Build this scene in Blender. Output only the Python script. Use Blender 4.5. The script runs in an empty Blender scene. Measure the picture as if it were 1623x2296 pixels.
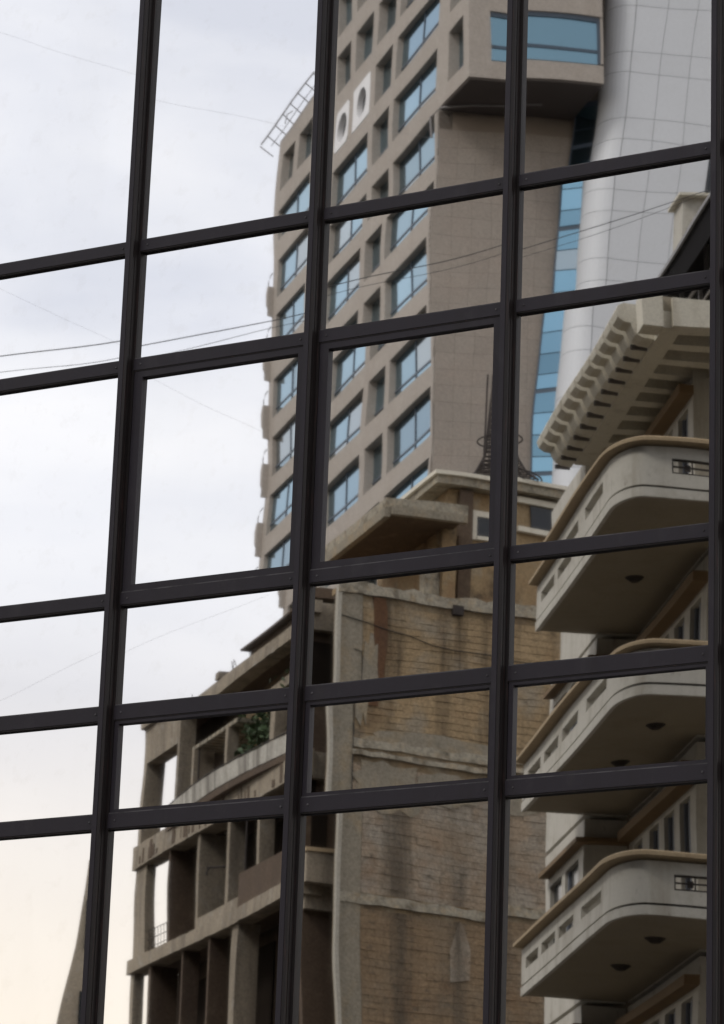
# A mirrored curtain wall photographed from across the street.  The buildings stand on the camera's side of
# the street (behind the photographer); the picture shows them as reflections in slightly bowed glass panes.
import bpy, bmesh, math, random
from mathutils import Vector, Matrix, noise
random.seed(7)
R = math.radians
scene = bpy.context.scene

# ------------------------------------------------------------------ camera
HEAD, PITCH, ROLL = R(28.828), R(17.240), R(2.0737)
EYE = Vector((0.0, -17.5, 1.6))
fw = Vector((-math.sin(HEAD)*math.cos(PITCH), math.cos(HEAD)*math.cos(PITCH), math.sin(PITCH)))
rt0 = Vector((math.cos(HEAD), math.sin(HEAD), 0)); up0 = rt0.cross(fw)
rt = math.cos(ROLL)*rt0 + math.sin(ROLL)*up0; up = -math.sin(ROLL)*rt0 + math.cos(ROLL)*up0
cd = bpy.data.cameras.new('camera'); cam = bpy.data.objects.new('camera', cd)
scene.collection.objects.link(cam); scene.camera = cam
m = Matrix.Identity(4)
for i, v in enumerate((rt, up, -fw)):
    m[0][i], m[1][i], m[2][i] = v
m.translation = EYE; cam.matrix_world = m
cd.sensor_fit = 'VERTICAL'; cd.sensor_height = 36.0; cd.sensor_width = 36.0
cd.lens = 36.0*7800.83/2296.0; cd.clip_start = 0.1; cd.clip_end = 6000

# the buildings are laid out by right / depth / height as seen from the eye over the street's mirror image
CH, SH = math.cos(HEAD), math.sin(HEAD)
def H(r, d, z):
    x = r*CH - d*SH; y = -17.5 + r*SH + d*CH
    return Vector((x, -y, z + 1.6))          # real place: on the camera's side of the glass
def Hd(r, d, z=0.0):
    return Vector((r*CH - d*SH, -(r*SH + d*CH), z))

# ------------------------------------------------------------------ sky, sun, exposure
SUN_FROM = Hd(-0.62, -0.38, 0.72).normalized()
w = bpy.data.worlds.new('World'); scene.world = w; w.use_nodes = True
nt = w.node_tree; N = nt.nodes; L = nt.links; N.clear()
out = N.new('ShaderNodeOutputWorld'); bg = N.new('ShaderNodeBackground'); bg.inputs['Strength'].default_value = 0.1
sky = N.new('ShaderNodeTexSky'); sky.sky_type = 'NISHITA'; sky.sun_disc = False
sky.sun_elevation = math.asin(SUN_FROM.z); sky.sun_rotation = math.atan2(SUN_FROM.x, SUN_FROM.y)
sky.air_density = 1.0; sky.dust_density = 2.0; sky.ozone_density = 1.0
tc = N.new('ShaderNodeTexCoord'); mp = N.new('ShaderNodeMapping'); mp.inputs['Scale'].default_value = (1.0, 1.0, 3.2)
n1 = N.new('ShaderNodeTexNoise'); n1.inputs['Scale'].default_value = 3.4; n1.inputs['Detail'].default_value = 7; n1.inputs['Roughness'].default_value = 0.52
n1.inputs['Distortion'].default_value = 0.35
cr = N.new('ShaderNodeValToRGB'); e = cr.color_ramp.elements
e[0].position = 0.34; e[0].color = (9.1, 9.35, 10.3, 1); e[1].position = 0.60; e[1].color = (12.5, 12.4, 12.6, 1)
x2 = e.new(0.46); x2.color = (10.9, 11.0, 11.6, 1)
mix = N.new('ShaderNodeMix'); mix.data_type = 'RGBA'; mix.inputs[0].default_value = 0.9
L.new(tc.outputs['Generated'], mp.inputs['Vector']); L.new(mp.outputs[0], n1.inputs['Vector']); L.new(n1.outputs['Fac'], cr.inputs['Fac'])
sx = N.new('ShaderNodeSeparateXYZ'); L.new(tc.outputs['Generated'], sx.inputs[0])
lowf = N.new('ShaderNodeMapRange'); lowf.interpolation_type = 'SMOOTHSTEP'; lowf.inputs[1].default_value = 0.30; lowf.inputs[2].default_value = 0.12; L.new(sx.outputs['Z'], lowf.inputs[0])
mw = N.new('ShaderNodeMix'); mw.data_type = 'RGBA'; mw.inputs[7].default_value = (13.4, 12.0, 10.2, 1); L.new(lowf.outputs[0], mw.inputs[0]); L.new(cr.outputs[0], mw.inputs[6])
L.new(sky.outputs[0], mix.inputs[6]); L.new(mw.outputs[2], mix.inputs[7]); L.new(mix.outputs[2], bg.inputs['Color']); L.new(bg.outputs[0], out.inputs['Surface'])
sl = bpy.data.lights.new('sun', 'SUN'); sl.energy = 1.4; sl.angle = R(12); sl.color = (1.0, 0.95, 0.88)
so = bpy.data.objects.new('sun', sl); scene.collection.objects.link(so); so.rotation_euler = (-SUN_FROM).to_track_quat('-Z', 'Y').to_euler()
so.location = (0, -20, 60)
vs = scene.view_settings; vs.view_transform = 'Standard'; vs.look = 'None'; vs.exposure = 0.0; vs.gamma = 1.0; vs.use_curve_mapping = False
scene.cycles.max_bounces = 8; scene.cycles.glossy_bounces = 6; scene.cycles.diffuse_bounces = 4

# ------------------------------------------------------------------ materials
def new_mat(name):
    m = bpy.data.materials.new(name); m.use_nodes = True
    b = m.node_tree.nodes['Principled BSDF']; return m, m.node_tree.nodes, m.node_tree.links, b
def noise_node(N, L, pos, scale, vec=(1, 1, 1), detail=5, rough=0.55, off=(0, 0, 0)):
    mp = N.new('ShaderNodeMapping'); mp.inputs['Scale'].default_value = vec; mp.inputs['Location'].default_value = off
    t = N.new('ShaderNodeTexNoise'); t.inputs['Scale'].default_value = scale; t.inputs['Detail'].default_value = detail; t.inputs['Roughness'].default_value = rough
    L.new(pos, mp.inputs[0]); L.new(mp.outputs[0], t.inputs['Vector']); return t.outputs['Fac']
def ramp(N, L, src, p0, p1):
    r = N.new('ShaderNodeMapRange'); r.inputs[1].default_value = p0; r.inputs[2].default_value = p1; r.clamp = True
    L.new(src, r.inputs[0]); return r.outputs[0]
def mixc(N, L, fac, a, b):
    x = N.new('ShaderNodeMix'); x.data_type = 'RGBA'
    for i, v in ((0, fac), (6, a), (7, b)):
        if hasattr(v, 'links') or hasattr(v, 'is_linked') and not isinstance(v, (tuple, list, float, int)): L.new(v, x.inputs[i])
        elif i == 0: x.inputs[0].default_value = v
        else: x.inputs[i].default_value = (*v, 1)
    return x.outputs[2]
def mulv(N, L, a, k):
    x = N.new('ShaderNodeMath'); x.operation = 'MULTIPLY'; L.new(a, x.inputs[0])
    if isinstance(k, (int, float)): x.inputs[1].default_value = k
    else: L.new(k, x.inputs[1])
    return x.outputs[0]
def sc(c, k): return tuple(min(1, v*k) for v in c)
def mat(name, col, rough=0.8, var=0.18, scale=1.2, layers=(), bump=0.0, bscale=25, metal=0.0, rnd=0.0, spec=0.3, grain=0.0, gscale=26, alt=None):
    """layers: (colour, amount, scale, (sx,sy,sz), lo, hi) weathering with a shape of its own, in world space"""
    m, N, L, b = new_mat(name)
    g = N.new('ShaderNodeNewGeometry'); pos = g.outputs['Position']
    c = mixc(N, L, noise_node(N, L, pos, scale), sc(col, 1-var), sc(col, 1+var))
    if rnd:
        oi = N.new('ShaderNodeObjectInfo'); ad = N.new('ShaderNodeMath'); ad.operation = 'ADD'; fr = N.new('ShaderNodeMath'); fr.operation = 'FRACT'
        L.new(oi.outputs['Random'], ad.inputs[0]); L.new(g.outputs['Random Per Island'], ad.inputs[1]); L.new(ad.outputs[0], fr.inputs[0])
        hs = N.new('ShaderNodeHueSaturation'); mr = N.new('ShaderNodeMapRange'); mr.inputs[3].default_value = 1-rnd; mr.inputs[4].default_value = 1+rnd
        L.new(fr.outputs[0], mr.inputs[0]); L.new(mr.outputs[0], hs.inputs['Value']); L.new(c, hs.inputs['Color']); c = hs.outputs[0]
        if alt:
            st = N.new('ShaderNodeMath'); st.operation = 'GREATER_THAN'; st.inputs[1].default_value = alt[1]; m7 = N.new('ShaderNodeMath'); m7.operation = 'MULTIPLY'; m7.inputs[1].default_value = 7.31; f7 = N.new('ShaderNodeMath'); f7.operation = 'FRACT'
            L.new(fr.outputs[0], m7.inputs[0]); L.new(m7.outputs[0], f7.inputs[0]); L.new(f7.outputs[0], st.inputs[0]); c = mixc(N, L, mulv(N, L, st.outputs[0], alt[2]), c, alt[0])
    for i, (lc, amt, ls, vec, lo, hi) in enumerate(layers):
        f = mulv(N, L, ramp(N, L, noise_node(N, L, pos, ls, vec, 6, 0.6, (3.1*i+1, 7.7*i, 2.3*i)), lo, hi), amt)
        c = mixc(N, L, f, c, lc)
    if grain:
        hs = N.new('ShaderNodeHueSaturation'); mr = N.new('ShaderNodeMapRange'); mr.inputs[1].default_value = .25; mr.inputs[2].default_value = .75; mr.inputs[3].default_value = 1-grain; mr.inputs[4].default_value = 1+grain
        L.new(noise_node(N, L, pos, gscale, (1, 1, 1), 3, 0.7, (9, 5, 1)), mr.inputs[0]); L.new(mr.outputs[0], hs.inputs['Value']); L.new(c, hs.inputs['Color']); c = hs.outputs[0]
    L.new(c, b.inputs['Base Color']); b.inputs['Roughness'].default_value = rough; b.inputs['Metallic'].default_value = metal
    b.inputs['Specular IOR Level'].default_value = spec
    if bump:
        bp = N.new('ShaderNodeBump'); bp.inputs['Strength'].default_value = bump; bp.inputs['Distance'].default_value = 0.02
        L.new(noise_node(N, L, pos, bscale, (1, 1, 1), 6, 0.65), bp.inputs['Height']); L.new(bp.outputs[0], b.inputs['Normal'])
    return m
V1 = (1, 1, 1); VS = (1, 1, 0.12)
M = {}
M['mirror'] = mat('mirror_glass', (0.85, 0.85, 0.85), 0.012, 0.015, 2.0, [((0.72, 0.71, 0.69), 0.25, 1.6, (1, 1, .2), 0.52, 0.85), ((0.76, 0.75, 0.73), 0.5, 7, V1, 0.55, 0.8)], metal=1.0, rnd=0.025)
M['frame'] = mat('frame_dark_aluminium', (0.0215, 0.0172, 0.0235), 0.5, 0.12, 5.0, [((0.045, 0.04, 0.043), 0.6, 7, (1, 1, .5), 0.56, 0.8), ((0.018, 0.014, 0.016), 0.6, 3, (4, 4, 1), 0.5, 0.75)], bump=0.05, bscale=60)
M['gasket_shade'] = mat('gasket_shade_black', (0.012, 0.009, 0.009), 0.55, 0.2, 6.0, [((0.05, 0.022, 0.02), 0.6, 14, (6, 6, .3), 0.55, 0.7)])  # black also stands in for the shade of the mullion recess
M['tan'] = mat('tan_cladding', (0.345, 0.31, 0.275), 0.75, 0.07, 0.5, [((0.27, 0.22, 0.18), 0.35, 0.8, VS, 0.5, 0.8), ((0.5, 0.45, 0.4), 0.3, 2.2, V1, 0.5, 0.75)], bump=0.15, bscale=6, grain=0.16, gscale=9)
M['tan2'] = mat('tan_tile', (0.295, 0.26, 0.226), 0.7, 0.07, 0.6, [((0.3, 0.24, 0.2), 0.4, 0.5, V1, 0.45, 0.75)], rnd=0.045, bump=0.1, bscale=7, grain=0.18, gscale=9)
M['joint'] = mat('dark_joint', (0.24, 0.2, 0.165), 0.9, 0.2, 1.0)
M['bluepane'] = mat('blue_glass', (0.175, 0.31, 0.40), 0.06, 0.06, 0.35, metal=1.0, rnd=0.22, alt=((0.34, 0.37, 0.38), 0.8, 0.7))
M['bluepane_dim'] = mat('blue_glass_dimmed', (0.13, 0.215, 0.27), 0.08, 0.06, 0.35, metal=1.0, rnd=0.05)  # blue glass with the turned face's dimmer light put into its colour
M['bluebar'] = mat('blue_grey_bar', (0.05, 0.07, 0.1), 0.4, 0.15, 2.0)
M['darkpane'] = mat('dark_glass', (0.012, 0.016, 0.022), 0.12, 0.2, 0.5, spec=0.35)
M['silver'] = mat('silver_panel', (0.56, 0.58, 0.61), 0.55, 0.03, 0.35, metal=0.08, rnd=0.03, spec=0.5, grain=0.04, gscale=8)
M['silverjoint'] = mat('silver_joint', (0.2, 0.2, 0.21), 0.7, 0.1, 1.0)
M['soffit'] = mat('shadow_soffit', (0.10, 0.085, 0.08), 0.85, 0.15, 0.6)  # the overhang's shadow is put into this dark colour
M['whitepanel'] = mat('white_panel', (0.72, 0.72, 0.73), 0.5, 0.04, 0.8)
M['steel'] = mat('grey_steel', (0.24, 0.23, 0.23), 0.5, 0.2, 3.0, metal=0.4)
M['rust'] = mat('rusty_steel', (0.035, 0.028, 0.026), 0.8, 0.3, 4.0)
M['stucco'] = mat('white_stucco', (0.54, 0.515, 0.455), 0.85, 0.06, 0.8, [((0.3, 0.265, 0.205), 0.75, 2.6, (1, 1, .09), 0.5, 0.75), ((0.36, 0.33, 0.27), 0.55, 3.5, V1, 0.52, 0.72), ((0.16, 0.135, 0.1), 0.6, 9, (1, 1, .35), 0.62, 0.74)], bump=0.2, bscale=14, grain=0.06, gscale=26)
M['cream'] = mat('cream_concrete', (0.66, 0.62, 0.52), 0.82, 0.08, 1.0, [((0.34, 0.29, 0.21), 0.6, 2.2, (1, 1, .3), 0.54, 0.78), ((0.17, 0.15, 0.12), 0.5, 6, V1, 0.62, 0.8)], bump=0.25, bscale=16, grain=0.16, gscale=26)
M['coping'] = mat('ochre_coping', (0.4, 0.305, 0.19), 0.8, 0.12, 1.5, [((0.3, 0.2, 0.11), 0.6, 3, V1, 0.55, 0.8)], bump=0.2, bscale=18, grain=0.2, gscale=26)
M['ochre'] = mat('ochre_beam', (0.19, 0.125, 0.065), 0.8, 0.15, 1.5, [((0.25, 0.15, 0.08), 0.6, 3, V1, 0.5, 0.8)])
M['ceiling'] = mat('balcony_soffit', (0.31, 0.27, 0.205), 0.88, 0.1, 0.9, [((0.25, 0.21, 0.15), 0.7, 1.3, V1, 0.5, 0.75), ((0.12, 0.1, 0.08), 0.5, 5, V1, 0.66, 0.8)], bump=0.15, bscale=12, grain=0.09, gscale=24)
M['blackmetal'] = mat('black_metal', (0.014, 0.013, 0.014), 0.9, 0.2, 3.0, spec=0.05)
M['recess_shade'] = mat('shade_dark_render', (0.06, 0.044, 0.032), 0.95, 0.4, 1.2, [((0.025, 0.02, 0.016), 0.8, 1.6, (1, 1, .4), 0.45, 0.65)], spec=0.05)  # back walls coloured darker to hold the deep shade of the bays
M['room_shade'] = mat('painted_room_shade', (0.02, 0.016, 0.013), 1.0, 0.4, 1.5, spec=0.0)  # near-black panels painted as the darkness of unlit rooms
M['band'] = mat('stained_pale_paint', (0.44, 0.42, 0.37), 0.9, 0.12, 1.0, [((0.1, 0.085, 0.07), 0.85, 2.4, (1, 1, .1), 0.46, 0.68), ((0.2, 0.17, 0.13), 0.6, 5, V1, 0.55, 0.75)], bump=0.3, grain=.25, gscale=15)
M['shutter'] = mat('blue_grey_shutter', (0.2, 0.22, 0.27), 0.6, 0.2, 3.0)
M['concrete'] = mat('weathered_concrete', (0.29, 0.245, 0.185), 0.88, 0.14, 0.9, [((0.09, 0.075, 0.06), 0.8, 1.7, (1, 1, .12), 0.47, 0.72), ((0.36, 0.34, 0.3), 0.6, 2.5, V1, 0.55, 0.75), ((0.1, 0.09, 0.08), 0.6, 7, (1, 1, .5), 0.6, 0.75)], bump=0.35, bscale=12, grain=0.3, gscale=15)
M['brown'] = mat('brown_render', (0.095, 0.066, 0.045), 0.88, 0.2, 0.9, [((0.07, 0.05, 0.04), 0.7, 1.4, (1, 1, .25), 0.48, 0.75), ((0.17, 0.13, 0.09), 0.6, 2.4, V1, 0.55, 0.78)], bump=0.3, bscale=12, grain=0.3, gscale=15)
M['yellow'] = mat('ochre_plaster', (0.29, 0.21, 0.118), 0.88, 0.12, 0.7, [((0.22, 0.13, 0.065), 0.7, 1.4, (1, 1, .8), 0.45, 0.7), ((0.055, 0.04, 0.028), 0.88, 1.3, (1, 1, .75), 0.5, 0.66), ((0.3, 0.27, 0.21), 0.6, 2.0, V1, 0.56, 0.7), ((0.42, 0.34, 0.22), 0.5, 3, V1, 0.55, 0.8)], bump=0.3, bscale=12, grain=0.28, gscale=15)
M['mortar'] = mat('old_mortar', (0.21, 0.155, 0.092), 0.95, 0.2, 1.3, [((0.28, 0.24, 0.18), 0.85, 0.75, (1, 1, 1.3), 0.48, 0.64), ((0.25, 0.14, 0.065), 0.55, 1.1, V1, 0.55, 0.75), ((0.085, 0.062, 0.04), 0.85, 1.5, (1, 1, .08), 0.47, 0.64), ((0.11, 0.085, 0.06), 0.75, 4.0, (1, 1, 3.0), 0.57, 0.72)], bump=0.6, bscale=20, grain=0.35, gscale=16)
M['pier'] = mat('grey_plaster', (0.25, 0.22, 0.17), 0.9, 0.15, 1.2, [((0.2, 0.18, 0.14), 0.8, 2.2, (1, 1, .5), 0.5, 0.7), ((0.33, 0.245, 0.14), 0.6, 1.5, V1, 0.5, 0.7)], bump=0.4, bscale=10, grain=0.35, gscale=14)
M['fin'] = mat('pale_edge', (0.4, 0.375, 0.32), 0.85, 0.1, 1.0, [((0.3, 0.26, 0.2), 0.6, 2.5, (1, 1, .3), 0.52, 0.75)], bump=0.2, grain=0.22, gscale=16)
M['ledge'] = mat('pale_ledge', (0.31, 0.28, 0.22), 0.88, 0.15, 1.5, [((0.13, 0.11, 0.08), 0.9, 2.6, V1, 0.5, 0.66), ((0.4, 0.28, 0.15), 0.5, 4, V1, 0.5, 0.75)], bump=0.5, bscale=9, grain=0.4, gscale=12)
M['brick'] = mat('ochre_block', (0.33, 0.24, 0.138), 0.92, 0.18, 1.3, [((0.28, 0.24, 0.18), 0.85, 0.75, (1, 1, 1.3), 0.48, 0.64), ((0.25, 0.14, 0.065), 0.55, 1.1, V1, 0.55, 0.75), ((0.085, 0.062, 0.04), 0.85, 1.5, (1, 1, .08), 0.47, 0.64), ((0.11, 0.085, 0.06), 0.75, 4.0, (1, 1, 3.0), 0.57, 0.72)], rnd=0.06, bump=0.7, bscale=22, grain=0.38, gscale=15)
M['brick2'] = mat('pinkish_block', (0.31, 0.24, 0.17), 0.92, 0.18, 1.3, [((0.31, 0.275, 0.225), 0.85, 0.8, (1, 1, 1.3), 0.42, 0.62), ((0.2, 0.115, 0.06), 0.6, 1.3, V1, 0.52, 0.75), ((0.085, 0.07, 0.053), 0.8, 1.4, (1, 1, .09), 0.49, 0.68), ((0.095, 0.08, 0.062), 0.75, 3.0, (1, 1, 2.5), 0.56, 0.72)], rnd=0.06, bump=0.7, bscale=22, grain=0.38, gscale=15)
M['brick3'] = mat('rust_brown_block', (0.235, 0.165, 0.1), 0.92, 0.18, 1.3, [((0.21, 0.165, 0.115), 0.7, 0.8, (1, 1, 1.3), 0.42, 0.62), ((0.17, 0.095, 0.048), 0.7, 0.9, V1, 0.52, 0.75), ((0.085, 0.07, 0.053), 0.8, 1.4, (1, 1, .09), 0.49, 0.68), ((0.095, 0.08, 0.062), 0.75, 3.0, (1, 1, 2.5), 0.56, 0.72)], rnd=0.06, bump=0.7, bscale=22, grain=0.38, gscale=15)
M['stain'] = mat('rust_stained_render', (0.115, 0.058, 0.03), 0.9, 0.25, 2.0, [((0.07, 0.045, 0.03), 0.8, 2.0, (1, 1, .4), 0.45, 0.7)], bump=0.4, grain=0.3, gscale=14)
M['leaf'] = mat('leaf', (0.045, 0.075, 0.03), 0.6, 0.3, 4.0, rnd=0.35)
M['bark'] = mat('bark', (0.12, 0.08, 0.05), 0.9, 0.3, 5)
M['cable'] = mat('cable_black', (0.02, 0.02, 0.02), 0.6, 0.1, 2)
M['cablegrey'] = mat('cable_grey', (0.4, 0.39, 0.39), 0.6, 0.1, 2)
M['asphalt'] = mat('asphalt', (0.05, 0.05, 0.052), 0.9, 0.25, 2.0, [((0.08, 0.075, 0.07), 0.6, 0.5, V1, 0.5, 0.8)], bump=0.3, bscale=40)
M['paving'] = mat('paving', (0.13, 0.12, 0.11), 0.9, 0.15, 1.5, [((0.16, 0.15, 0.13), 0.6, 1, V1, 0.5, 0.8)], bump=0.3)
M['earth'] = mat('earth', (0.06, 0.052, 0.045), 0.95, 0.2, 0.3)
M['bodywall'] = mat('dark_body', (0.08, 0.07, 0.075), 0.8, 0.15, 1.0)

# ------------------------------------------------------------------ builders
C = scene.collection
WLOC = {}
def thing(name, label, cat, loc, group=None):
    o = bpy.data.objects.new(name, None); C.objects.link(o); o.location = loc; o.empty_display_size = 0.5
    o['label'] = label; o['category'] = cat
    if group: o['group'] = group
    WLOC[o.name] = Vector(loc); return o
class Fr:
    """upright frame: a and b run along two horizontal directions, z is height above the eye"""
    def __init__(s, r, d, pa, pb, z=0.0):
        s.r, s.d, s.z = r, d, z; s.ea = (math.sin(R(pa)), math.cos(R(pa))); s.eb = (math.sin(R(pb)), math.cos(R(pb)))
    def __call__(s, a, b, z):
        return H(s.r + a*s.ea[0] + b*s.eb[0], s.d + a*s.ea[1] + b*s.eb[1], s.z + z)
class MB:
    def __init__(s): s.v = []; s.f = []
    def add(s, vs, fs):
        n = len(s.v); s.v += [Vector(v) for v in vs]; s.f += [tuple(i+n for i in f) for f in fs]; return s
    def prism(s, lo, hi):
        n = len(lo); return s.add(list(lo)+list(hi), [tuple(range(n))[::-1], tuple(range(n, 2*n))] + [(i, (i+1) % n, n+(i+1) % n, n+i) for i in range(n)])
    def box(s, F, a0, a1, b0, b1, z0, z1):
        q = ((a0, b0), (a1, b0), (a1, b1), (a0, b1)); return s.prism([F(a, b, z0) for a, b in q], [F(a, b, z1) for a, b in q])
    def pz(s, F, poly, z0, z1): return s.prism([F(a, b, z0) for a, b in poly], [F(a, b, z1) for a, b in poly])
    def paz(s, F, poly, b0, b1): return s.prism([F(a, b0, z) for a, z in poly], [F(a, b1, z) for a, z in poly])
    def pbz(s, F, poly, a0, a1): return s.prism([F(a0, b, z) for b, z in poly], [F(a1, b, z) for b, z in poly])
    def xbox(s, x0, x1, y0, y1, z0, z1):
        q = ((x0, y0), (x1, y0), (x1, y1), (x0, y1)); return s.prism([Vector((x, y, z0)) for x, y in q], [Vector((x, y, z1)) for x, y in q])
    def tube(s, pts, rad, n=6, closed=False):
        pts = [Vector(p) for p in pts]; rings = []
        for i, p in enumerate(pts):
            a = pts[i-1] if (i > 0 or closed) else p; b = pts[(i+1) % len(pts)] if (i < len(pts)-1 or closed) else p
            t = (b-a).normalized(); k = Vector((0, 0, 1)) if abs(t.z) < 0.9 else Vector((1, 0, 0)); u = t.cross(k).normalized(); w_ = t.cross(u)
            rr = rad[i] if isinstance(rad, (list, tuple)) else rad
            rings.append([p + rr*(math.cos(6.28318*j/n)*u + math.sin(6.28318*j/n)*w_) for j in range(n)])
        vs = [v for r_ in rings for v in r_]; m_ = len(rings); fs = []
        for i in range(m_ if closed else m_-1):
            for j in range(n):
                i2 = (i+1) % m_; fs.append((i*n+j, i*n+(j+1) % n, i2*n+(j+1) % n, i2*n+j))
        if not closed: fs += [tuple(range(n))[::-1], tuple(range((m_-1)*n, m_*n))]
        return s.add(vs, fs)
    def strip(s, F, path, prof):
        """sweep a closed profile [(offset, z)] along path [(a, b, na, nb)] (n = inward normal)"""
        n = len(prof); vs = []; fs = []
        for a, b, na, nb in path: vs += [F(a+o*na, b+o*nb, z) for o, z in prof]
        for i in range(len(path)-1):
            for j in range(n): fs.append((i*n+j, i*n+(j+1) % n, (i+1)*n+(j+1) % n, (i+1)*n+j))
        k = (len(path)-1)*n; fs += [tuple(range(n))[::-1], tuple(range(k, k+n))]
        return s.add(vs, fs)
    def build(s, name, mt, parent=None, anchor=None, smooth=False, fix=True):
        anchor = Vector(anchor) if anchor is not None else sum(s.v, Vector())/len(s.v)
        me = bpy.data.meshes.new(name); me.from_pydata([v-anchor for v in s.v], [], s.f)
        if fix:
            bm = bmesh.new(); bm.from_mesh(me); bmesh.ops.recalc_face_normals(bm, faces=bm.faces[:]); bm.to_mesh(me); bm.free()
        if smooth:
            me.polygons.foreach_set('use_smooth', [True]*len(me.polygons))
        me.materials.append(M[mt]); me.update()
        o = bpy.data.objects.new(name, me); C.objects.link(o); put(o, parent, anchor); return o
def rough(F, a0, a1, b0, b1, z0, z1, sd, n=14, j=.025, axis='a'):
    """a box with chipped, uneven long edges"""
    rs = random.Random(sd); vs = []; fs = []
    for i in range(n+1):
        t = i/n
        for (p_, q_) in ((0, 0), (1, 0), (1, 1), (0, 1)):
            e1, e2 = rs.uniform(-j, j*.2), rs.uniform(-j*.2, j)
            if rs.random() < .12: e1, e2 = e1*2.5, e2*2.5
            if axis == 'a': vs.append(F(a0+(a1-a0)*t, (b0-e1*.6 if not p_ else b1), (z0+e2 if not q_ else z1+e1)))
            else: vs.append(F((a0+e2 if not p_ else a1+e1), (b0-e1*.6 if not q_ else b1), z0+(z1-z0)*t))
    for i in range(n):
        for k in range(4): fs.append((i*4+k, i*4+(k+1) % 4, (i+1)*4+(k+1) % 4, (i+1)*4+k))
    fs += [(0, 1, 2, 3), (n*4, n*4+3, n*4+2, n*4+1)]
    return MB().add(vs, fs)
def put(o, parent, wloc):
    WLOC[o.name] = Vector(wloc)
    if parent is not None: o.parent = parent; o.location = Vector(wloc) - WLOC[parent.name]
    else: o.location = wloc
def dup(o, parent, delta):
    c = o.copy(); C.objects.link(c); put(c, parent, WLOC[o.name]+delta); return c
def tree_dup(o, parent, delta):
    c = dup(o, parent, delta)
    for ch in list(o.children): tree_dup(ch, c, delta)
    return c
def struct(o): o['kind'] = 'structure'; return o

# ------------------------------------------------------------------ setting
struct(MB().add([Vector((-2500, -2500, -0.12)), Vector((2500, -2500, -0.12)), Vector((2500, 2500, -0.12)), Vector((-2500, 2500, -0.12))], [(0, 1, 2, 3)]).build('ground', 'earth', anchor=(0, 0, -0.12), fix=False))
struct(MB().xbox(-160, 160, -15.5, -4.5, -0.4, 0.0).build('road', 'asphalt', anchor=(0, -10, 0)))
pv = struct(MB().xbox(-160, 160, -4.2, 0.5, -0.4, 0.13).xbox(-160, 160, -26, -15.8, -0.4, 0.13).build('pavement', 'paving', anchor=(0, -2, 0)))
kb = MB()
for i in range(-40, 40):
    kb.xbox(i*1.2, i*1.2+1.19, -4.5, -4.2, -0.3, 0.15); kb.xbox(i*1.2, i*1.2+1.19, -15.8, -15.5, -0.3, 0.15)
struct(kb.build('kerb', 'paving', anchor=(0, -4.4, 0)))

# ================================================================== the mirrored curtain wall
cw = thing('glass_facade', 'mirror-glass curtain wall with dark aluminium grid, reflecting towers and pale sky', 'facade', (-10.0, 0.0, 0.0))
XM = [-15.40, -14.06, -12.72, -11.378, -10.038, -8.696, -7.345, -6.00, -4.66]     # left edge of each mullion
MW = 0.062
# top edge and thickness of each transom
TZ = [(13.62, .075), (12.95, .075), (12.10, .075), (9.802, .072), (8.994, .075), (7.457, .076), (6.737, .088), (6.060, .088), (4.54, .08), (3.82, .08), (3.10, .08), (1.55, .08), (0.32, .12)]
# bow of single panes: (col,row): tilt x, tilt z, bow xx, twist xz, bow zz   (slopes in mrad, per metre)
BOW = {}
BOW.update({(4, 2): (-0.1, -0.31, 0.04, -0.04, -0.43), (4, 3): (-0.32, 2.18, 0.02, 0.02, -0.49), (4, 4): (0.41, 0.08, -0.29, 0.32, -0.14), (3, 2): (-1.4, -5.57, 0.04, -0.25, -0.47), (3, 3): (-0.65, -2.85, -0.01, -0.5, -0.9), (3, 4): (-0.37, -3.21, 0.01, 0.08, -0.93), (3, 5): (4.19, -0.68, -0.31, 0.84, 0.65), (4, 5): (0.43, 0.63, -0.31, -0.04, -0.08), (4, 6): (-0.38, -0.0, 0.16, -0.76, 0.34), (4, 7): (2.13, -0.17, -1.21, -1.21, 0.12), (5, 2): (1.71, 0.38, 0.02, 0.15, -0.0), (5, 3): (0.87, 0.0, 0.01, 0.15, 0.0), (5, 4): (-0.05, 0.14, -0.86, -0.98, -0.9), (5, 5): (3.2, 0.12, 0.04, 0.4, -0.28), (5, 6): (1.3, 1.82, -0.0, 1.77, 0.64), (5, 7): (1.28, 0.57, 0.05, -0.36, -0.59)})
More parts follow.
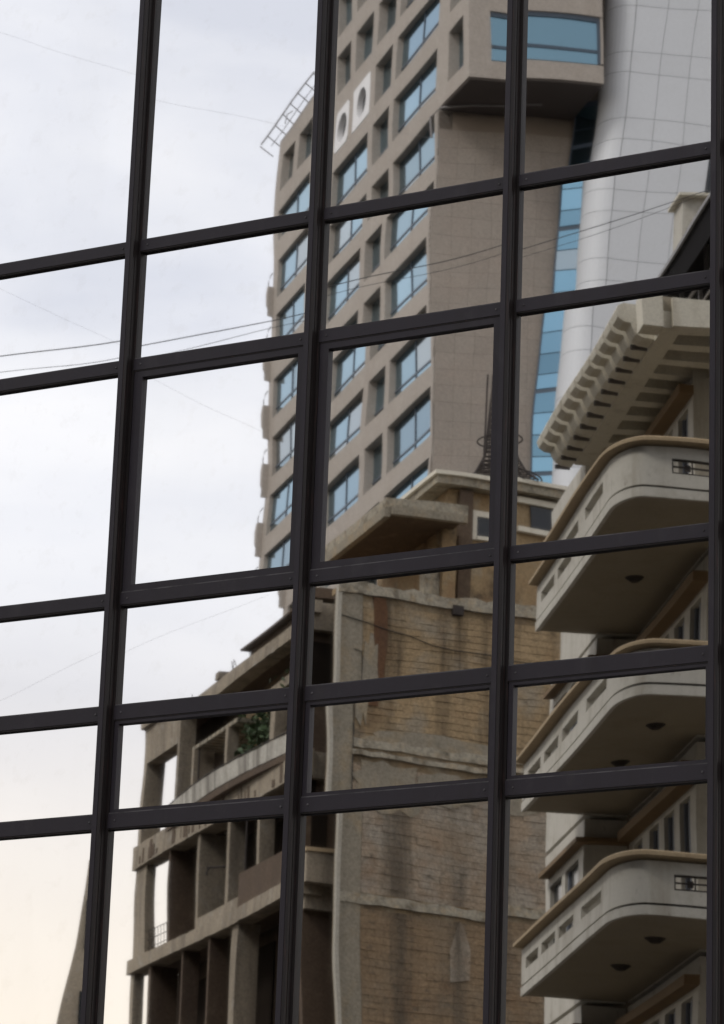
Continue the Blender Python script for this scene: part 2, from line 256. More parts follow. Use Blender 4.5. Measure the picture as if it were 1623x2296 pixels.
PANE_SAYS = {
 (2, 2): 'mirror pane showing blank pale sky with one thin cable, top left', (3, 2): 'mirror pane showing the tower roof railing against pale sky', (4, 2): 'mirror pane showing the tower windows and two round portholes',
 (5, 2): 'mirror pane showing the overhanging window block and silver shaft', (2, 3): 'mirror pane showing two cables crossing pale sky', (3, 3): 'mirror pane showing sky, cables and the left edge of the tower',
 (4, 3): 'mirror pane showing tower windows crossed by black cables', (5, 3): 'mirror pane showing the blue glass strip and silver shaft', (2, 4): 'tall mirror pane showing only cloudy sky',
 (3, 4): 'tall sash pane showing sky and round tower balconies at its right edge', (4, 4): 'tall sash pane showing tower windows above a hooded roof canopy', (5, 4): 'tall mirror pane showing the scalloped eave and topmost balcony',
 (2, 5): 'low mirror pane showing empty pale sky', (3, 5): 'low mirror pane showing the roofline of the derelict building', (4, 5): 'low mirror pane showing ochre brickwork with a dark stain and loose cable',
 (5, 5): 'low mirror pane showing the underside of the topmost balcony', (2, 6): 'low mirror pane showing sky turning cream', (3, 6): 'low sash pane showing the pale curved parapet of the derelict loggia',
 (4, 6): 'low sash pane showing crumbling plaster over brick', (5, 6): 'low sash pane showing a slotted balcony parapet', (2, 7): 'tall mirror pane showing cream sky and a slim grey tower edge',
 (3, 7): 'tall mirror pane showing open concrete bays of the derelict frame', (4, 7): 'tall mirror pane showing bare masonry with a pale ledge', (5, 7): 'tall mirror pane showing the lowest rounded balcony'}
def pane(c, r, x0, x1, z0, z1, parent, y=0.0):
    a, b, cxx, cxz, czz = [v*1e-3 for v in BOW.get((c, r), (0, 0, 0, 0, 0))]
    cx, cz = (XM[c]+MW+XM[c+1])/2, (TZ[r][0]-TZ[r][1]+TZ[r+1][0])/2
    vis = 2 <= c <= 6 and 2 <= r <= 8
    n = 22 if vis else 2
    rs = random.Random(c*31+r); ph = [rs.uniform(0, 6.28) for _ in range(4)]
    ov = 0.012; x0 -= ov; x1 += ov; z0 -= ov; z1 += ov
    vs = []; fs = []
    def hgt(x, z):
        u, v = x-cx, z-cz
        h = a*u + b*v + cxx*u*u/2 + cxz*u*v + czz*v*v/2
        h += 0.00007*math.sin(5.2*u+ph[0])*math.sin(4.1*v+ph[1]) + 0.00003*math.sin(11*v+ph[2]) * math.sin(3*u+ph[3])
        return h
    for j in range(n+1):
        for i in range(n+1):
            x = x0+(x1-x0)*i/n; z = z0+(z1-z0)*j/n; vs.append(Vector((x, y-hgt(x, z), z)))
    for j in range(n):
        for i in range(n): k = j*(n+1)+i; fs.append((k, k+1, k+n+2, k+n+1))
    k = len(vs); vs += [Vector((x0, y+.03, z0)), Vector((x1, y+.03, z0)), Vector((x1, y+.03, z1)), Vector((x0, y+.03, z1))]
    o = MB().add(vs, fs+[(k+3, k+2, k+1, k)]).build('glass_pane', 'mirror', parent, anchor=((x0+x1)/2, y, (z0+z1)/2), fix=False)
    if (c, r) in PANE_SAYS: o['label'] = PANE_SAYS[(c, r)]
    me = o.data; me.polygons.foreach_set('use_smooth', [len(p.vertices) == 4 and i < n*n for i, p in enumerate(me.polygons)])
    return o
M['lit_edge'] = mat('worn_lit_edge', (0.085, 0.08, 0.085), 0.55, 0.3, 8.0, [((0.02, 0.017, 0.02), 0.8, 5, V1, 0.45, 0.6)])  # pale colour paints the lit top edge of transoms; screws share it
NC, NR = len(XM)-1, len(TZ)-1
SASH = {(3, 4): .06, (4, 4): .06, (3, 6): .03, (4, 6): .03, (5, 6): .03}
for i, x in enumerate(XM):
    mu = MB().xbox(x, x+MW*.55, -0.085, 0.09, 0.0, 14.2).build('mullion', 'frame', cw)
    MB().xbox(x+MW*.55+.001, x+MW, -0.060, 0.088, 0.0, 14.2).xbox(x+MW*.55+.001, x+MW*.62+.02, -0.083, -0.0601, 0.0, 14.2).xbox(x+MW, x+MW+.018, -0.022, 0.087, 0.0, 14.2).build('gasket_shade', 'gasket_shade', mu)  # black side strip paints the darkness of a recess
for r, (zt, th) in enumerate(TZ):
    for c in range(NC):
        x0, x1 = XM[c]+MW+.019, XM[c+1]-.001
        tr_ = MB().xbox(x0, x1, -0.035, 0.08, zt-th, zt).build('transom', 'frame', cw)
        if 2 <= c <= 6 and 2 <= r <= 8:
            rs = random.Random(c*17+r)
            MB().xbox(x0+.004, x1-.004, -0.033, -0.006, zt+.0005, zt+.007).build('lit_edge_bead', 'lit_edge', tr_)
            MB().xbox(x0+.002, x1-.002, -0.031, -0.004, zt-th-.008, zt-th-.0005).build('gasket_shade', 'gasket_shade', tr_)
            for xx in (x0+.05, x1-.05):
                MB().prism([Vector((xx+.008*math.cos(t*1.0472), -.0352, zt-th/2+.008*math.sin(t*1.0472))) for t in range(6)], [Vector((xx+.006*math.cos(t*1.0472), -.039, zt-th/2+.006*math.sin(t*1.0472))) for t in range(6)]).build('screw', 'lit_edge', tr_)
for r in range(NR):
    for c in range(NC):
        x0, x1 = XM[c]+MW+.019, XM[c+1]-.001; z1 = TZ[r][0]-TZ[r][1]; z0 = TZ[r+1][0]
        s_ = SASH.get((c, r))
        if s_:
            g = .006; a0, a1, b0, b1 = x0+g, x1-g, z0+g, z1-g
            sf = MB()
            for q in (((a0, b0), (a1, b0), (a1-s_, b0+s_*.72), (a0+s_, b0+s_*.72)), ((a0, b1), (a1, b1), (a1-s_, b1-s_*.72), (a0+s_, b1-s_*.72)),
                      ((a0, b0), (a0+s_, b0+s_*.72), (a0+s_, b1-s_*.72), (a0, b1)), ((a1, b0), (a1-s_, b0+s_*.72), (a1-s_, b1-s_*.72), (a1, b1))):
                sf.prism([Vector((x, -0.028, z)) for x, z in q], [Vector((x, 0.05, z)) for x, z in q])
            so_ = sf.build('opening_sash', 'frame', cw)
            pane(c, r, a0+s_, a1-s_, b0+s_*.72, b1-s_*.72, so_)
        else:
            pane(c, r, x0, x1, z0, z1, cw)
MB().xbox(XM[0]-.3, XM[-1]+.35, 0.1, 9.0, 0.0, 14.1).build('building_body', 'bodywall', cw)
for i in range(12): MB().xbox(XM[-1]+.36+i*3, XM[-1]+3.33+i*3, 0.0, 9.0, 0.0, 44.0).build('sky_block_wing', 'darkpane', cw)  # unseen wings, raised and widened to keep sky light off lower floors
for i in range(24): MB().xbox(XM[0]-3.3-i*3, XM[0]-.31-i*3, 0.0, 9.0, 0.0, 44.0).build('sky_block_wing', 'darkpane', cw)
for i in range(3): MB().xbox(XM[0]-.3+i*3.8, XM[0]+3.48+i*3.8, 0.0, 9.0, 14.22, 44.0).build('sky_block_wing', 'darkpane', cw)
MB().xbox(-90, 34, -0.15, 9.1, 44.01, 44.6).build('parapet_cap', 'frame', cw)  # caps the added wings

# ================================================================== tan office tower
T = Fr(2.97, 150.0, -17.0, 83.0)          # a: along the window face away from the street, b: along the blank face
tower = thing('office_tower', 'tan concrete office tower with blue windows and a rounded silver-panelled shaft', 'tower', H(2.97, 150, -1.6))
RT = [42.65+3.4*k for k in range(13)]      # top of each row of openings
SL, SP = 28.3, 0.55                        # face length, reveal depth
WALLB = 0.62
TI = Fr(2.97, 150.0, -17.0, 73.0)          # b square to the window face, for reveals
cols = [(0.6, 7.05), (7.75, 10.5), (11.3, 17.4), (18.1, 20.9), (21.6, 27.4)]
piers = [(0.0, 0.6), (7.05, 7.75), (10.5, 11.3), (17.4, 18.1), (20.9, 21.6), (27.4, SL)]
def amax(z): return SL if z < 77.8 else 19.4
# spandrel bands, one per storey, and pier pieces between them
p0 = {}
for k, zt in enumerate(RT):
    zb = zt-2.3
    MB().box(T, 0.0, amax(zt+1), 0.0, WALLB, zt, zt+1.1).build('spandrel', 'tan', tower)
    for i, (a0, a1) in enumerate(piers):
        if a1 > amax(zt): continue
        if i not in p0: p0[i] = (MB().box(T, a0, a1, 0.0, WALLB, zb, zt).build('pier', 'tan', tower), zt)
        else: dup(p0[i][0], tower, Vector((0, 0, zt-p0[i][1])))
MB().box(T, 0.0, SL, 0.0, WALLB, -1.6, RT[0]-2.3).build('lower_wall', 'tan', tower)
def window(c, zt, a0, a1, split, src={}):
    key = (round(a0, 2), round(a1, 2))
    if key in src:
        tree_dup(src[key][0], tower, Vector((0, 0, zt-src[key][1]))); return
    zb = zt-2.3; am = (a0+a1)/2; zm = zb+0.62; b = (0.22 if a0 > 20 else 0.32) if split else .44; t = .045
    f = MB().box(T, a0, a1, b-.04, b+.09, zm-t, zm+t)
    if split: f.box(T, am-t, am+t, b-.041, b+.09, zb, zm-t).box(T, am-t, am+t, b-.041, b+.09, zm+t, zt)
    f = f.build('window', 'bluebar', tower)
    for (u0, u1) in (((a0, am-t), (am+t, a1)) if split else ((a0, a1),)):
        for (v0, v1) in ((zb, zm-t), (zm+t, zt)): MB().box(T, u0, u1, b, b+.06, v0, v1).build('pane', 'bluepane', f)
    src[key] = (f, zt)
for zt in RT:
    for c, (a0, a1) in enumerate(cols):
        wide = c in (0, 2, 4)
        if a1 > amax(zt): continue
        k = round((zt-69.85)/3.4)
        if c == 2 and k == 1:              # two white panels with round windows
            for (u0, u1) in ((11.3, 14.25), (15.05, 17.4)):
                um = (u0+u1)/2; zc = zt-1.15; rr = .82; seg = 28
                ring = [(um+rr*math.cos(6.28318*j/seg), zc+rr*math.sin(6.28318*j/seg)) for j in range(seg)]
                def sq(x, z):
                    dx, dz = x-um, z-zc; kx = (u1-u0)/2/abs(dx) if abs(dx) > 1e-6 else 1e9; kz = 1.2/abs(dz) if abs(dz) > 1e-6 else 1e9; kk = min(kx, kz); return (um+dx*kk, zc+dz*kk)
                pm = MB()
                for j in range(seg):
                    p_, q_ = ring[j], ring[(j+1) % seg]; P_, Q_ = sq(*p_), sq(*q_); poly = [p_, q_, Q_, P_]
                    pm.prism([T(x, -.03, z) for x, z in poly], [T(x, .35, z) for x, z in poly])
                pn = pm.build('porthole_panel', 'whitepanel', tower)
                MB().prism([T(um+rr*1.02*math.cos(6.28318*j/seg), .30, zc+rr*1.02*math.sin(6.28318*j/seg)) for j in range(seg)],
                           [T(um+rr*1.02*math.cos(6.28318*j/seg), .34, zc+rr*1.02*math.sin(6.28318*j/seg)) for j in range(seg)]).build('round_pane', 'darkpane', pn)
            MB().box(T, 14.25, 15.05, 0.0, WALLB, zt-2.3, zt).build('pier', 'tan', tower)
        elif (c == 2 and k >= 2) or (c == 4 and k == 2):
            g0 = a0+(a1-a0)*.46; g1 = a0+(a1-a0)*.60
            MB().box(T, g0, g1, 0.0, WALLB, zt-2.3, zt).build('pier', 'tan', tower)
            window(c, zt, a0, g0, False); window(c, zt, g1, a1, False)
        else: window(c, zt, a0, a1, wide)
# solid core behind the window face and the blank side, with cladding tiles
core = MB()
core.pz(T, [(0.02, .64), (SL-.02, .64), (SL-.02, 9), (0.02, 9)], -1.6, 77.5); core.pz(T, [(0.03, .65), (19.4, .65), (19.4, 9), (0.03, 9)], 77.5, 86)
core.build('core_wall', 'joint', tower)
SIDE = 5.3
tl = MB()                                   # blank side: thin cladding tiles with open joints
tw, thh = 0.883, 0.85
for j in range(int((66.3-40)/thh)):
    for i in range(7):
        tl.box(T, -.03-.003*((i*7+j*3) % 3), 0.018, .0+i*tw+.004, (i+1)*tw-.004, 40+j*thh+.004, 40+(j+1)*thh-.004)
ob = tl.build('cladding_tile', 'tan2', tower); ob['kind'] = 'stuff'
MB().box(T, 0.0, .3, .0, SIDE+1.2, -1.6, 66.3).build('side_wall_backing', 'joint', tower)
# glass strip between blank side and shaft
gs0 = T(0.10, SIDE, 0); G0 = Fr(2.97+SIDE*T.eb[0]+.05, 150+SIDE*T.eb[1]-.35, -17, 116.0)
class Lean:
    def __call__(s, a, b, z): return G0(a, b, z) + Hd(LEAN(z), 0)
LEAN = lambda z: .08*(z-59)
G = Lean()
strip = MB().box(G, -.04, .12, 0, 2.6, 26, 30).build('strip_frame', 'bluebar', tower)
src = None
for k in range(18):
    z = 30+k*2.04
    if z > 66: break
    pns = [(z+.24, z+.98), (z+1.03, z+2.04-.0)] if k % 2 else [(z+.05, z+1.02), (z+1.07, z+2.04-.0)]
    for (q0, q1) in pns: MB().box(G, 0, .05, .05, 2.6, q0, q1).build('strip_pane', 'bluepane', strip)
MB().box(G, .0501, .12, 0, 2.6, 30, 67).build('strip_back', 'bluebar', tower)
# overhanging upper block
cb = MB().pz(T, [(-4.0, .0), (-.001, .0), (-.001, 5.85), (-4.0, 5.85)], 66.45, 67.38).build('overhang_band', 'tan', tower)
for k in range(6):
    z = 67.5+3.4*k
    if k: MB().box(T, -4.0, -.001, .0, 5.85, z-1.05, z-.02).build('overhang_band', 'tan', tower)
    MB().box(T, -4.0, -3.2, .0, 1.0, z-.12 if k == 0 else z-.02, z+2.35).build('overhang_pier', 'tan', tower)
    MB().box(T, -1.08, -.001, .0, .6, z-.12 if k == 0 else z-.02, z+2.35).build('overhang_pier', 'tan', tower)
    fwn = MB().box(T, -3.2, -1.08, .46, .58, z+.55, z+.64).build('window', 'bluebar', tower)
    MB().box(T, -3.2, -1.08, .5, .56, z-.02, z+.55).build('pane', 'bluepane', fwn); MB().box(T, -3.2, -1.08, .5, .56, z+.64, z+2.35).build('pane', 'bluepane', fwn)
    bw = MB().box(T, -3.9, -3.75, 1.0, 5.6, z+.58, z+.74).box(T, -3.93, -3.75, 1.0, 5.6, z+2.12, z+2.35).box(T, -3.92, -3.75, 5.601, 5.74, z-.02, z+2.35).build('window', 'bluebar', tower)
    MB().box(T, -3.86, -3.8, 1.0, 5.6, z-.02, z+.58).build('pane', 'bluepane_dim', bw); MB().box(T, -3.86, -3.8, 1.0, 5.6, z+.74, z+2.12).build('pane', 'bluepane_dim', bw)
    MB().box(T, -3.98, -3.75, 5.742, 5.85, z-.02, z+2.35).build('overhang_pier', 'tan', tower)
MB().box(T, -3.72, -.002, 1.01, 5.8, 67.4, 86).build('overhang_core', 'joint', tower)
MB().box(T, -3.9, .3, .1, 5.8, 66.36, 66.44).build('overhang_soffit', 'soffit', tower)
MB().tube([T(-.1, -.35, 65.0), T(-.12, -.4, 65.9), T(-.5, -.1, 66.25), T(-1.0, 1.2, 66.32), T(-1.4, 4.0, 66.33)], .06, 8).build('drain_pipe', 'steel', tower)
# rounded silver shaft, panel by panel
def shaft_path():
    P = []; cx_, cd_, rr = 10.55, 148.95, 1.25
    P.append((9.3, 153.5))
    for k in range(11):
        t = math.pi + math.pi/2*k/10; t = math.pi*(1 + .5*k/10); P.append((cx_+rr*math.cos(t), cd_+rr*math.sin(t)))
    P += [(11.98, 147.95), (13.42, 148.2), (14.75, 148.43)]
    return P
SPATH = shaft_path(); SX, SD = 11.6, 150.0
def shaft_slab(pts, off0, off1, z0, z1):
    lo = [H(r_, d_, z0) for r_, d_ in pts]; 
    def offp(i, o):
        a = pts[max(0, i-1)]; b = pts[min(len(pts)-1, i+1)]; tx, ty = b[0]-a[0], b[1]-a[1]; l = math.hypot(tx, ty); return (pts[i][0]+ty/l*-o*-1, pts[i][1]-tx/l*o)
    ring = [offp(i, off0) for i in range(len(pts))] + [offp(i, off1) for i in range(len(pts))][::-1]
    return [H(x+LEAN(z0), y, z0) for x, y in ring], [H(x+LEAN(z1), y, z1) for x, y in ring]
def pshr(pts, g):
    a, b = pts[0], pts[1]; l = math.hypot(b[0]-a[0], b[1]-a[1]); q0 = (a[0]+(b[0]-a[0])*g/l, a[1]+(b[1]-a[1])*g/l)
    a, b = pts[-1], pts[-2]; l = math.hypot(b[0]-a[0], b[1]-a[1]); q1 = (a[0]+(b[0]-a[0])*g/l, a[1]+(b[1]-a[1])*g/l)
    return [q0]+list(pts[1:-1])+[q1]
SEG = [SPATH[0:2], SPATH[1:12], SPATH[11:13], SPATH[12:14], SPATH[13:15]]
sb = MB(); lo, hi = shaft_slab(SPATH, -.35, .02, 36, 86); sb.prism(lo, hi); shaft = sb.build('silver_shaft', 'silverjoint', tower, fix=True)
zz = 38.0; k = 0; levels = []
while zz < 84:
    h_ = 2.3 if k % 2 == 0 else 1.1; levels.append((zz, zz+h_)); zz += h_; k += 1
base = {}
for (z0, z1) in levels:
    for si, sg in enumerate(SEG):
        lo, hi = shaft_slab(pshr(sg, .011), .025, .06, z0+.011, z1-.011)
        MB().prism(lo, hi).build('silver_panel', 'silver', shaft)
MB().prism([H(x, y, -1.6) for x, y in ((9.9, 153), (12.2, 151), (15.6, 150.4), (15.6, 162), (9.9, 162))], [H(x, y, 86) for x, y in ((11.0, 153), (12.9, 151), (16.6, 150.4), (16.6, 162), (11.0, 162))]).build('shaft_core', 'joint', tower)
for k in range(12):
    z0_ = 38+k*4; MB().prism([H(x+LEAN(z0_+.03), y, z0_+.03) for x, y in ((14.78, 148.6), (18.5, 149.1), (18.5, 149.3), (14.78, 148.9))], [H(x+LEAN(z0_+3.97), y, z0_+3.97) for x, y in ((14.78, 148.6), (18.5, 149.1), (18.5, 149.3), (14.78, 148.9))]).build('dark_glazing', 'darkpane', tower)
# round balconies on the far end, roof railing
for k in range(9):
    z = 43.75+3.4*k
    if z > 69: break
    bm_ = MB(); vs_ = []; fs_ = []; na_ = 13
    for dz_, rr_ in ((-1.0, .05), (-.7, .3), (-.2, .44), (.5, .46), (.95, .42)):
        vs_ += [T(SL-.3, -.35-.0, z+dz_)] + [T(SL-.12+rr_*math.cos(t), .15+rr_*1.2*math.sin(t), z+dz_) for t in [math.pi*(-.6+1.2*j_/(na_-1)) for j_ in range(na_)]] + [T(SL-.3, .9, z+dz_)]
    m_ = na_+2
    for q_ in range(4):
        for j_ in range(m_): fs_.append((q_*m_+j_, q_*m_+(j_+1) % m_, (q_+1)*m_+(j_+1) % m_, (q_+1)*m_+j_))
    fs_ += [tuple(range(m_))[::-1], tuple(range(4*m_, 5*m_))]
    bal = bm_.add(vs_, fs_).build('round_balcony', 'tan', tower)
    hb = MB().tube([T(SL+.35, -.15, z+.95), T(SL+.42, -.15, z+1.45), T(SL+.25, -.1, z+1.8), T(SL, -.05, z+1.9)], .03, 6)
    hb.build('handrail', 'steel', bal)
rl = MB()
z0 = 77.78
for i in range(8):
    a = 19.8+i*1.5
    rl.tube([T(a, .2, z0), T(a, -.6, z0+.62)], .035, 5)
rl.tube([T(19.6, -.6, z0+.62), T(30.0, -.6, z0+.62)], .05, 6); rl.tube([T(19.6, -.2, z0+.3), T(29.4, -.2, z0+.3)], .025, 6)
rl.tube([T(24.5, -.4, z0+.3), T(25.6, -.4, z0+.55), T(26.0, -.4, z0+.2)], .03, 5)
rl.build('roof_railing', 'steel', tower)
MB().box(T, 19.45, SL, 0.001, 9, 77.752, 77.9).build('roof_edge', 'tan', tower)
ant = MB(); ant.tube([T(13.2, -.3, 79.2), T(14.9, -.7, 80.3), T(14.0, -.3, 81.6)], .06, 5); ant.tube([T(12.4, -.4, 80.3), T(15.4, -.6, 79.5)], .05, 5); ant.tube([T(14.2, 0, 78.9), T(14.2, -.8, 82)], .05, 5)
ant.build('facade_bracket', 'steel', tower)

# ================================================================== derelict brick and concrete block
O = Fr(-.55, 85.0, -19.0, 70.0)            # a: away along the frame side, b: right along the brick side
old = thing('derelict_building', 'weathered ochre brick building with open concrete frame, balconies and stained plaster', 'building', H(-.55, 85, -1.6))
MB().box(O, .004, .32, 0.0, 7.6, -1.6, 24.2).build('wall_core', 'mortar', old)
MB().box(O, -.02, .2, .02, .62, -1.6, 24.12).build('corner_pier', 'pier', old)
fin = MB()
for i in range(14):
    z = 12+i*.9; wv = .015*math.sin(i*1.7)
    fin.prism([O(-.07, -.05+wv*.5, z), O(.12, -.05+wv*.5, z), O(.12, .02, z), O(-.07, .05, z)], [O(-.07, -.05+.0075*math.sin((i+1)*1.7), z+.9), O(.12, -.05+.0075*math.sin((i+1)*1.7), z+.9), O(.12, .02, z+.9), O(-.07, .05, z+.9)])
fin.build('corner_fin', 'fin', old)
def ledge(z, th, out_, b0, b1, sd, mt='ledge'):
    rs = random.Random(sd); mb = MB(); n = 26; lo = []; 
    pts = [(b0+(b1-b0)*i/n, z+rs.uniform(-.02, .02), th*rs.uniform(.75, 1.1), out_*rs.uniform(.6, 1.1)) for i in range(n+1)]
    vs = []; fs = []
    for (b, zz_, t_, o_) in pts: vs += [O(-o_, b, zz_), O(.05, b, zz_), O(.05, b, zz_+t_), O(-o_*.9, b, zz_+t_)]
    for i in range(n):
        for j in range(4): fs.append((i*4+j, i*4+(j+1) % 4, (i+1)*4+(j+1) % 4, (i+1)*4+j))
    fs += [(0, 1, 2, 3), (n*4, n*4+3, n*4+2, n*4+1)]
    return MB().add(vs, fs).build('ledge', mt, old)
ledge(24.13, .34, .10, -.05, 7.6, 1); ledge(20.25, .24, .05, .6, 7.6, 2); ledge(20.02, .14, .09, .6, 7.6, 5); ledge(16.28, .26, .07, .0, 7.6, 3)
MB().box(O, -.13, .1, 3.12, 3.42, 23.96, 24.22).build('broken_outlet', 'rust', old)
# bricks: the upper panel one by one, the rest joined
def bricks(z0, z1, mt, singles, sd):
    rs = random.Random(sd); shapes = []; n = 0; rest = MB(); row = 0; z = z0; first = [None]*6
    ch, bl = .172, .39
    while z+ch <= z1+.01:
        b = .63-(row % 2)*.19
        while b < 7.5:
            a0, a1 = max(b, .63)+.0015, min(b+bl, 7.55)-.0015
            if a1-a0 > .1:
                pr_ = rs.choice((0, .003, .006, .009, .014, -.004)); full = abs(a1-a0-(bl-.003)) < .001
                if singles and n < 300 and b < 6.6:
                    if full:
                        q = rs.randrange(6)
                        if first[q] is None:
                            jt = [rs.uniform(-.006, .006) for _ in range(4)]; dp = .002+.0035*q
                            mb = MB().prism([O(-dp, a0, z+.007+jt[0]), O(.05, a0, z+.005), O(.05, a1, z+.005), O(-dp-.003, a1, z+.007+jt[1])], [O(-dp, a0, z+ch-.007+jt[2]), O(.05, a0, z+ch-.005), O(.05, a1, z+ch-.005), O(-dp-.003, a1, z+ch-.007+jt[3])])
                            first[q] = (mb.build('brick', mt, old), a0, z)
                        else: dup(first[q][0], old, O(0, a0, z)-O(0, first[q][1], first[q][2]))
                    else: MB().box(O, -.008, .05, a0, a1, z+.005, z+ch-.005).build('brick', mt, old)
                    n += 1
                else: rest.box(O, -.004-pr_, .05, a0, a1, z+.005, z+ch-.005)
            b += bl
        z += ch; row += 1
    if rest.v: ob = rest.build('brickwork', mt, old); ob['kind'] = 'stuff'
bricks(20.5, 24.05, 'brick', True, 11); bricks(16.56, 19.95, 'brick2', False, 12); bricks(11.0, 16.2, 'brick3', False, 13)
# rust-brown downpipe chase, plaster remains
rs = random.Random(4); lft = [(.86+rs.uniform(-.03, .03)+.05*k/9, 21.4+k*.3) for k in range(10)]; rgt = [(1.3+rs.uniform(-.03, .03)-.05*k/9, 21.4+k*.3) for k in range(10)]
MB().prism([O(-.034, b, z) for b, z in lft+rgt[::-1]], [O(.03, b, z) for b, z in lft+rgt[::-1]]).build('stained_chase', 'stain', old)
def patch(pts, name='plaster_patch', mt='ledge', out_=.032): return MB().prism([O(-out_, b, z) for b, z in pts], [O(.03, b, z) for b, z in pts]).build(name, mt, old)
def blob(b0, b1, z0, z1, sd, n=22, mt='pier'):
    rs = random.Random(sd); cx_, cz_ = (b0+b1)/2, (z0+z1)/2; pts = []
    for j in range(n):
        t = 6.28318*j/n; k = rs.uniform(.72, 1.06); c_, s_ = math.cos(t), math.sin(t); q = (abs(c_)**3+abs(s_)**3)**(-1/3)
        pts.append((cx_+(b1-b0)/2*c_*k*q, cz_+(z1-z0)/2*s_*k*q))
    patch(pts, mt=mt, out_=.024+.006*(sd % 3))
blob(.62, 4.9, 20.3, 20.85, 21); blob(.62, 2.6, 18.6, 20.0, 22); blob(2.2, 3.9, 19.0, 19.95, 23, mt='pier'); patch([(3.05, 14.6), (3.6, 14.7), (3.62, 15.5), (3.42, 16.1), (3.32, 16.2), (3.2, 15.9), (3.02, 15.4)], mt='brick2')
blob(.62, 1.1, 20.9, 23.2, 26); blob(4.2, 5.6, 18.9, 19.9, 27, mt='pier')
# loose cable on the brick side
MB().tube([O(-.04, b, z) for b, z in ((.05, 23.5), (.6, 23.42), (1.2, 23.32), (1.9, 23.24), (2.6, 23.05), (3.3, 22.98), (4.2, 23.0), (5.2, 23.02), (6.8, 23.08))], .013, 5).build('loose_cable', 'cable', old)
MB().tube([O(-.04, .64, z) for z in (20.6, 21.2, 21.9, 22.4)] + [O(-.04, .6, 22.7), O(-.04, .4, 22.75)], .01, 5).build('loose_cable', 'cable', old)
MB().tube([O(-.05, .62, z) for z in (19.0, 20.0, 20.9)], .014, 5).build('loose_cable', 'cable', old)
# --- recessed return wall left of the fin and the open concrete frame on the far side
Q = Fr(-1.37, 85.95, -20.0, 70.0)
FL = [24.2, 20.35, 17.0, 12.9]           # top of the slab bands
ret = MB()
ret.box(Q, .35, .6, -.0, 2.2, -1.6, 24.1); ret.build('return_wall', 'brown', old)
for zt in FL:
    MB().box(Q, .12, .345, 0.0, .9, zt-.75, zt-.05).build('return_beam', 'concrete', old)
MB().box(Q, .3, .345, .12, .8, 21.9, 23.2).build('room_shade_panel', 'room_shade', old); MB().box(Q, .3, .345, .2, .62, 17.2, 19.6).build('room_shade_panel', 'room_shade', old)
MB().box(Q, -.35, .11, -.12, 1.0, 16.85, 17.6).build('return_balcony', 'concrete', old); MB().box(Q, -.40, .10, -.16, 1.0, 17.601, 17.7).build('return_coping', 'coping', old)
FLEN = 14.0
# slabs / beams
for i, zt in enumerate(FL):
    th_ = (.36, .72, .4, .5)[i]
    rough(Q, .0, FLEN, -.12, .42, zt-th_, zt, 40+i, 40, .014).build('edge_beam', 'concrete', old)
    MB().box(Q, .62, FLEN, .42, 3.4, zt-.24, zt-.03).build('floor_slab', 'brown', old)
rs = random.Random(3)
for i in range(30):
    da = rs.uniform(.4, 13.6); MB().box(Q, da, da+rs.uniform(.03, .22), -.13-.002*i/30, -.112, 19.66+rs.uniform(0, .1), 19.76+rs.uniform(.05, .5)).build('drip_stain', 'brown', old)
# cross walls and columns: far face, thickness, depth
def colm(af, th_, dp, z0, z1, mt='concrete', b0=.0): rough(Q, af-th_, af, b0, b0+dp, z0, z1, int(af*100), 8, .008, 'z').build('column', mt, old)
for af, th_, dp, mt in ((2.43, .32, .45, 'concrete'), (5.99, .22, .3, 'concrete'), (9.0, .2, .62, 'concrete'), (10.53, .2, .5, 'concrete'), (13.95, .3, .6, 'concrete')): colm(af, th_, dp, 20.36, 22.19 if 5.5 < af < 9.1 else 23.83, mt)
for af, th_, dp, mt in ((3.18, .2, .42, 'concrete'), (5.61, .22, .42, 'concrete'), (8.07, .2, .72, 'concrete'), (10.64, .16, .74, 'brown'), (13.9, 1.1, .3, 'concrete')): colm(af, th_, dp, 17.01, 19.62, mt)
for af, th_, dp, mt in ((4.77, .5, .62, 'concrete'), (6.78, .14, .62, 'brown'), (9.23, .14, .5, 'brown'), (12.3, .22, .8, 'brown'), (13.95, .3, .3, 'concrete')): colm(af, th_, dp, 7.0, 16.59, mt)
MB().prism([Q(12.0, -.02, 23.83), Q(12.6, -.02, 23.83), Q(12.6, .4, 23.83), Q(12.0, .4, 23.83)], [Q(12.0, -.02, 23.84), Q(12.6, -.02, 23.84), Q(12.6, .4, 23.84), Q(12.0, .4, 23.84)]).build('haunch', 'concrete', old)
MB().box(Q, 10.5, 13.7, .0, .5, 22.75, 23.82).build('lintel', 'concrete', old)
# back walls of the open bays (the far bay stays open to the sky)
MB().box(Q, .62, 13.9, 1.45, 1.65, 20.36, 24.0).build('back_wall', 'recess_shade', old); MB().box(Q, .62, 13.2, 1.2, 1.4, 17.01, 20.1).build('back_wall', 'recess_shade', old); MB().box(Q, .62, 13.7, 1.3, 1.5, -1.6, 16.7).build('back_wall', 'recess_shade', old)
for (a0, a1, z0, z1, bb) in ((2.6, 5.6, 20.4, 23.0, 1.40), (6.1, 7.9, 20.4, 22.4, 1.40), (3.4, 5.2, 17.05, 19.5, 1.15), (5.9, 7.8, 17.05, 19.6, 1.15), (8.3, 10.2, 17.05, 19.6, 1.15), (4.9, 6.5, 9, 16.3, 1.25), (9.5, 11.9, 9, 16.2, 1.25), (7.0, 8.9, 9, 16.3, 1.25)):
    MB().box(Q, a0, a1, bb, bb+.045, z0, z1).build('room_shade_panel', 'room_shade', old)
MB().box(Q, 2.6, 5.9, .3, .5, 22.9, 23.15).build('inner_beam', 'concrete', old)
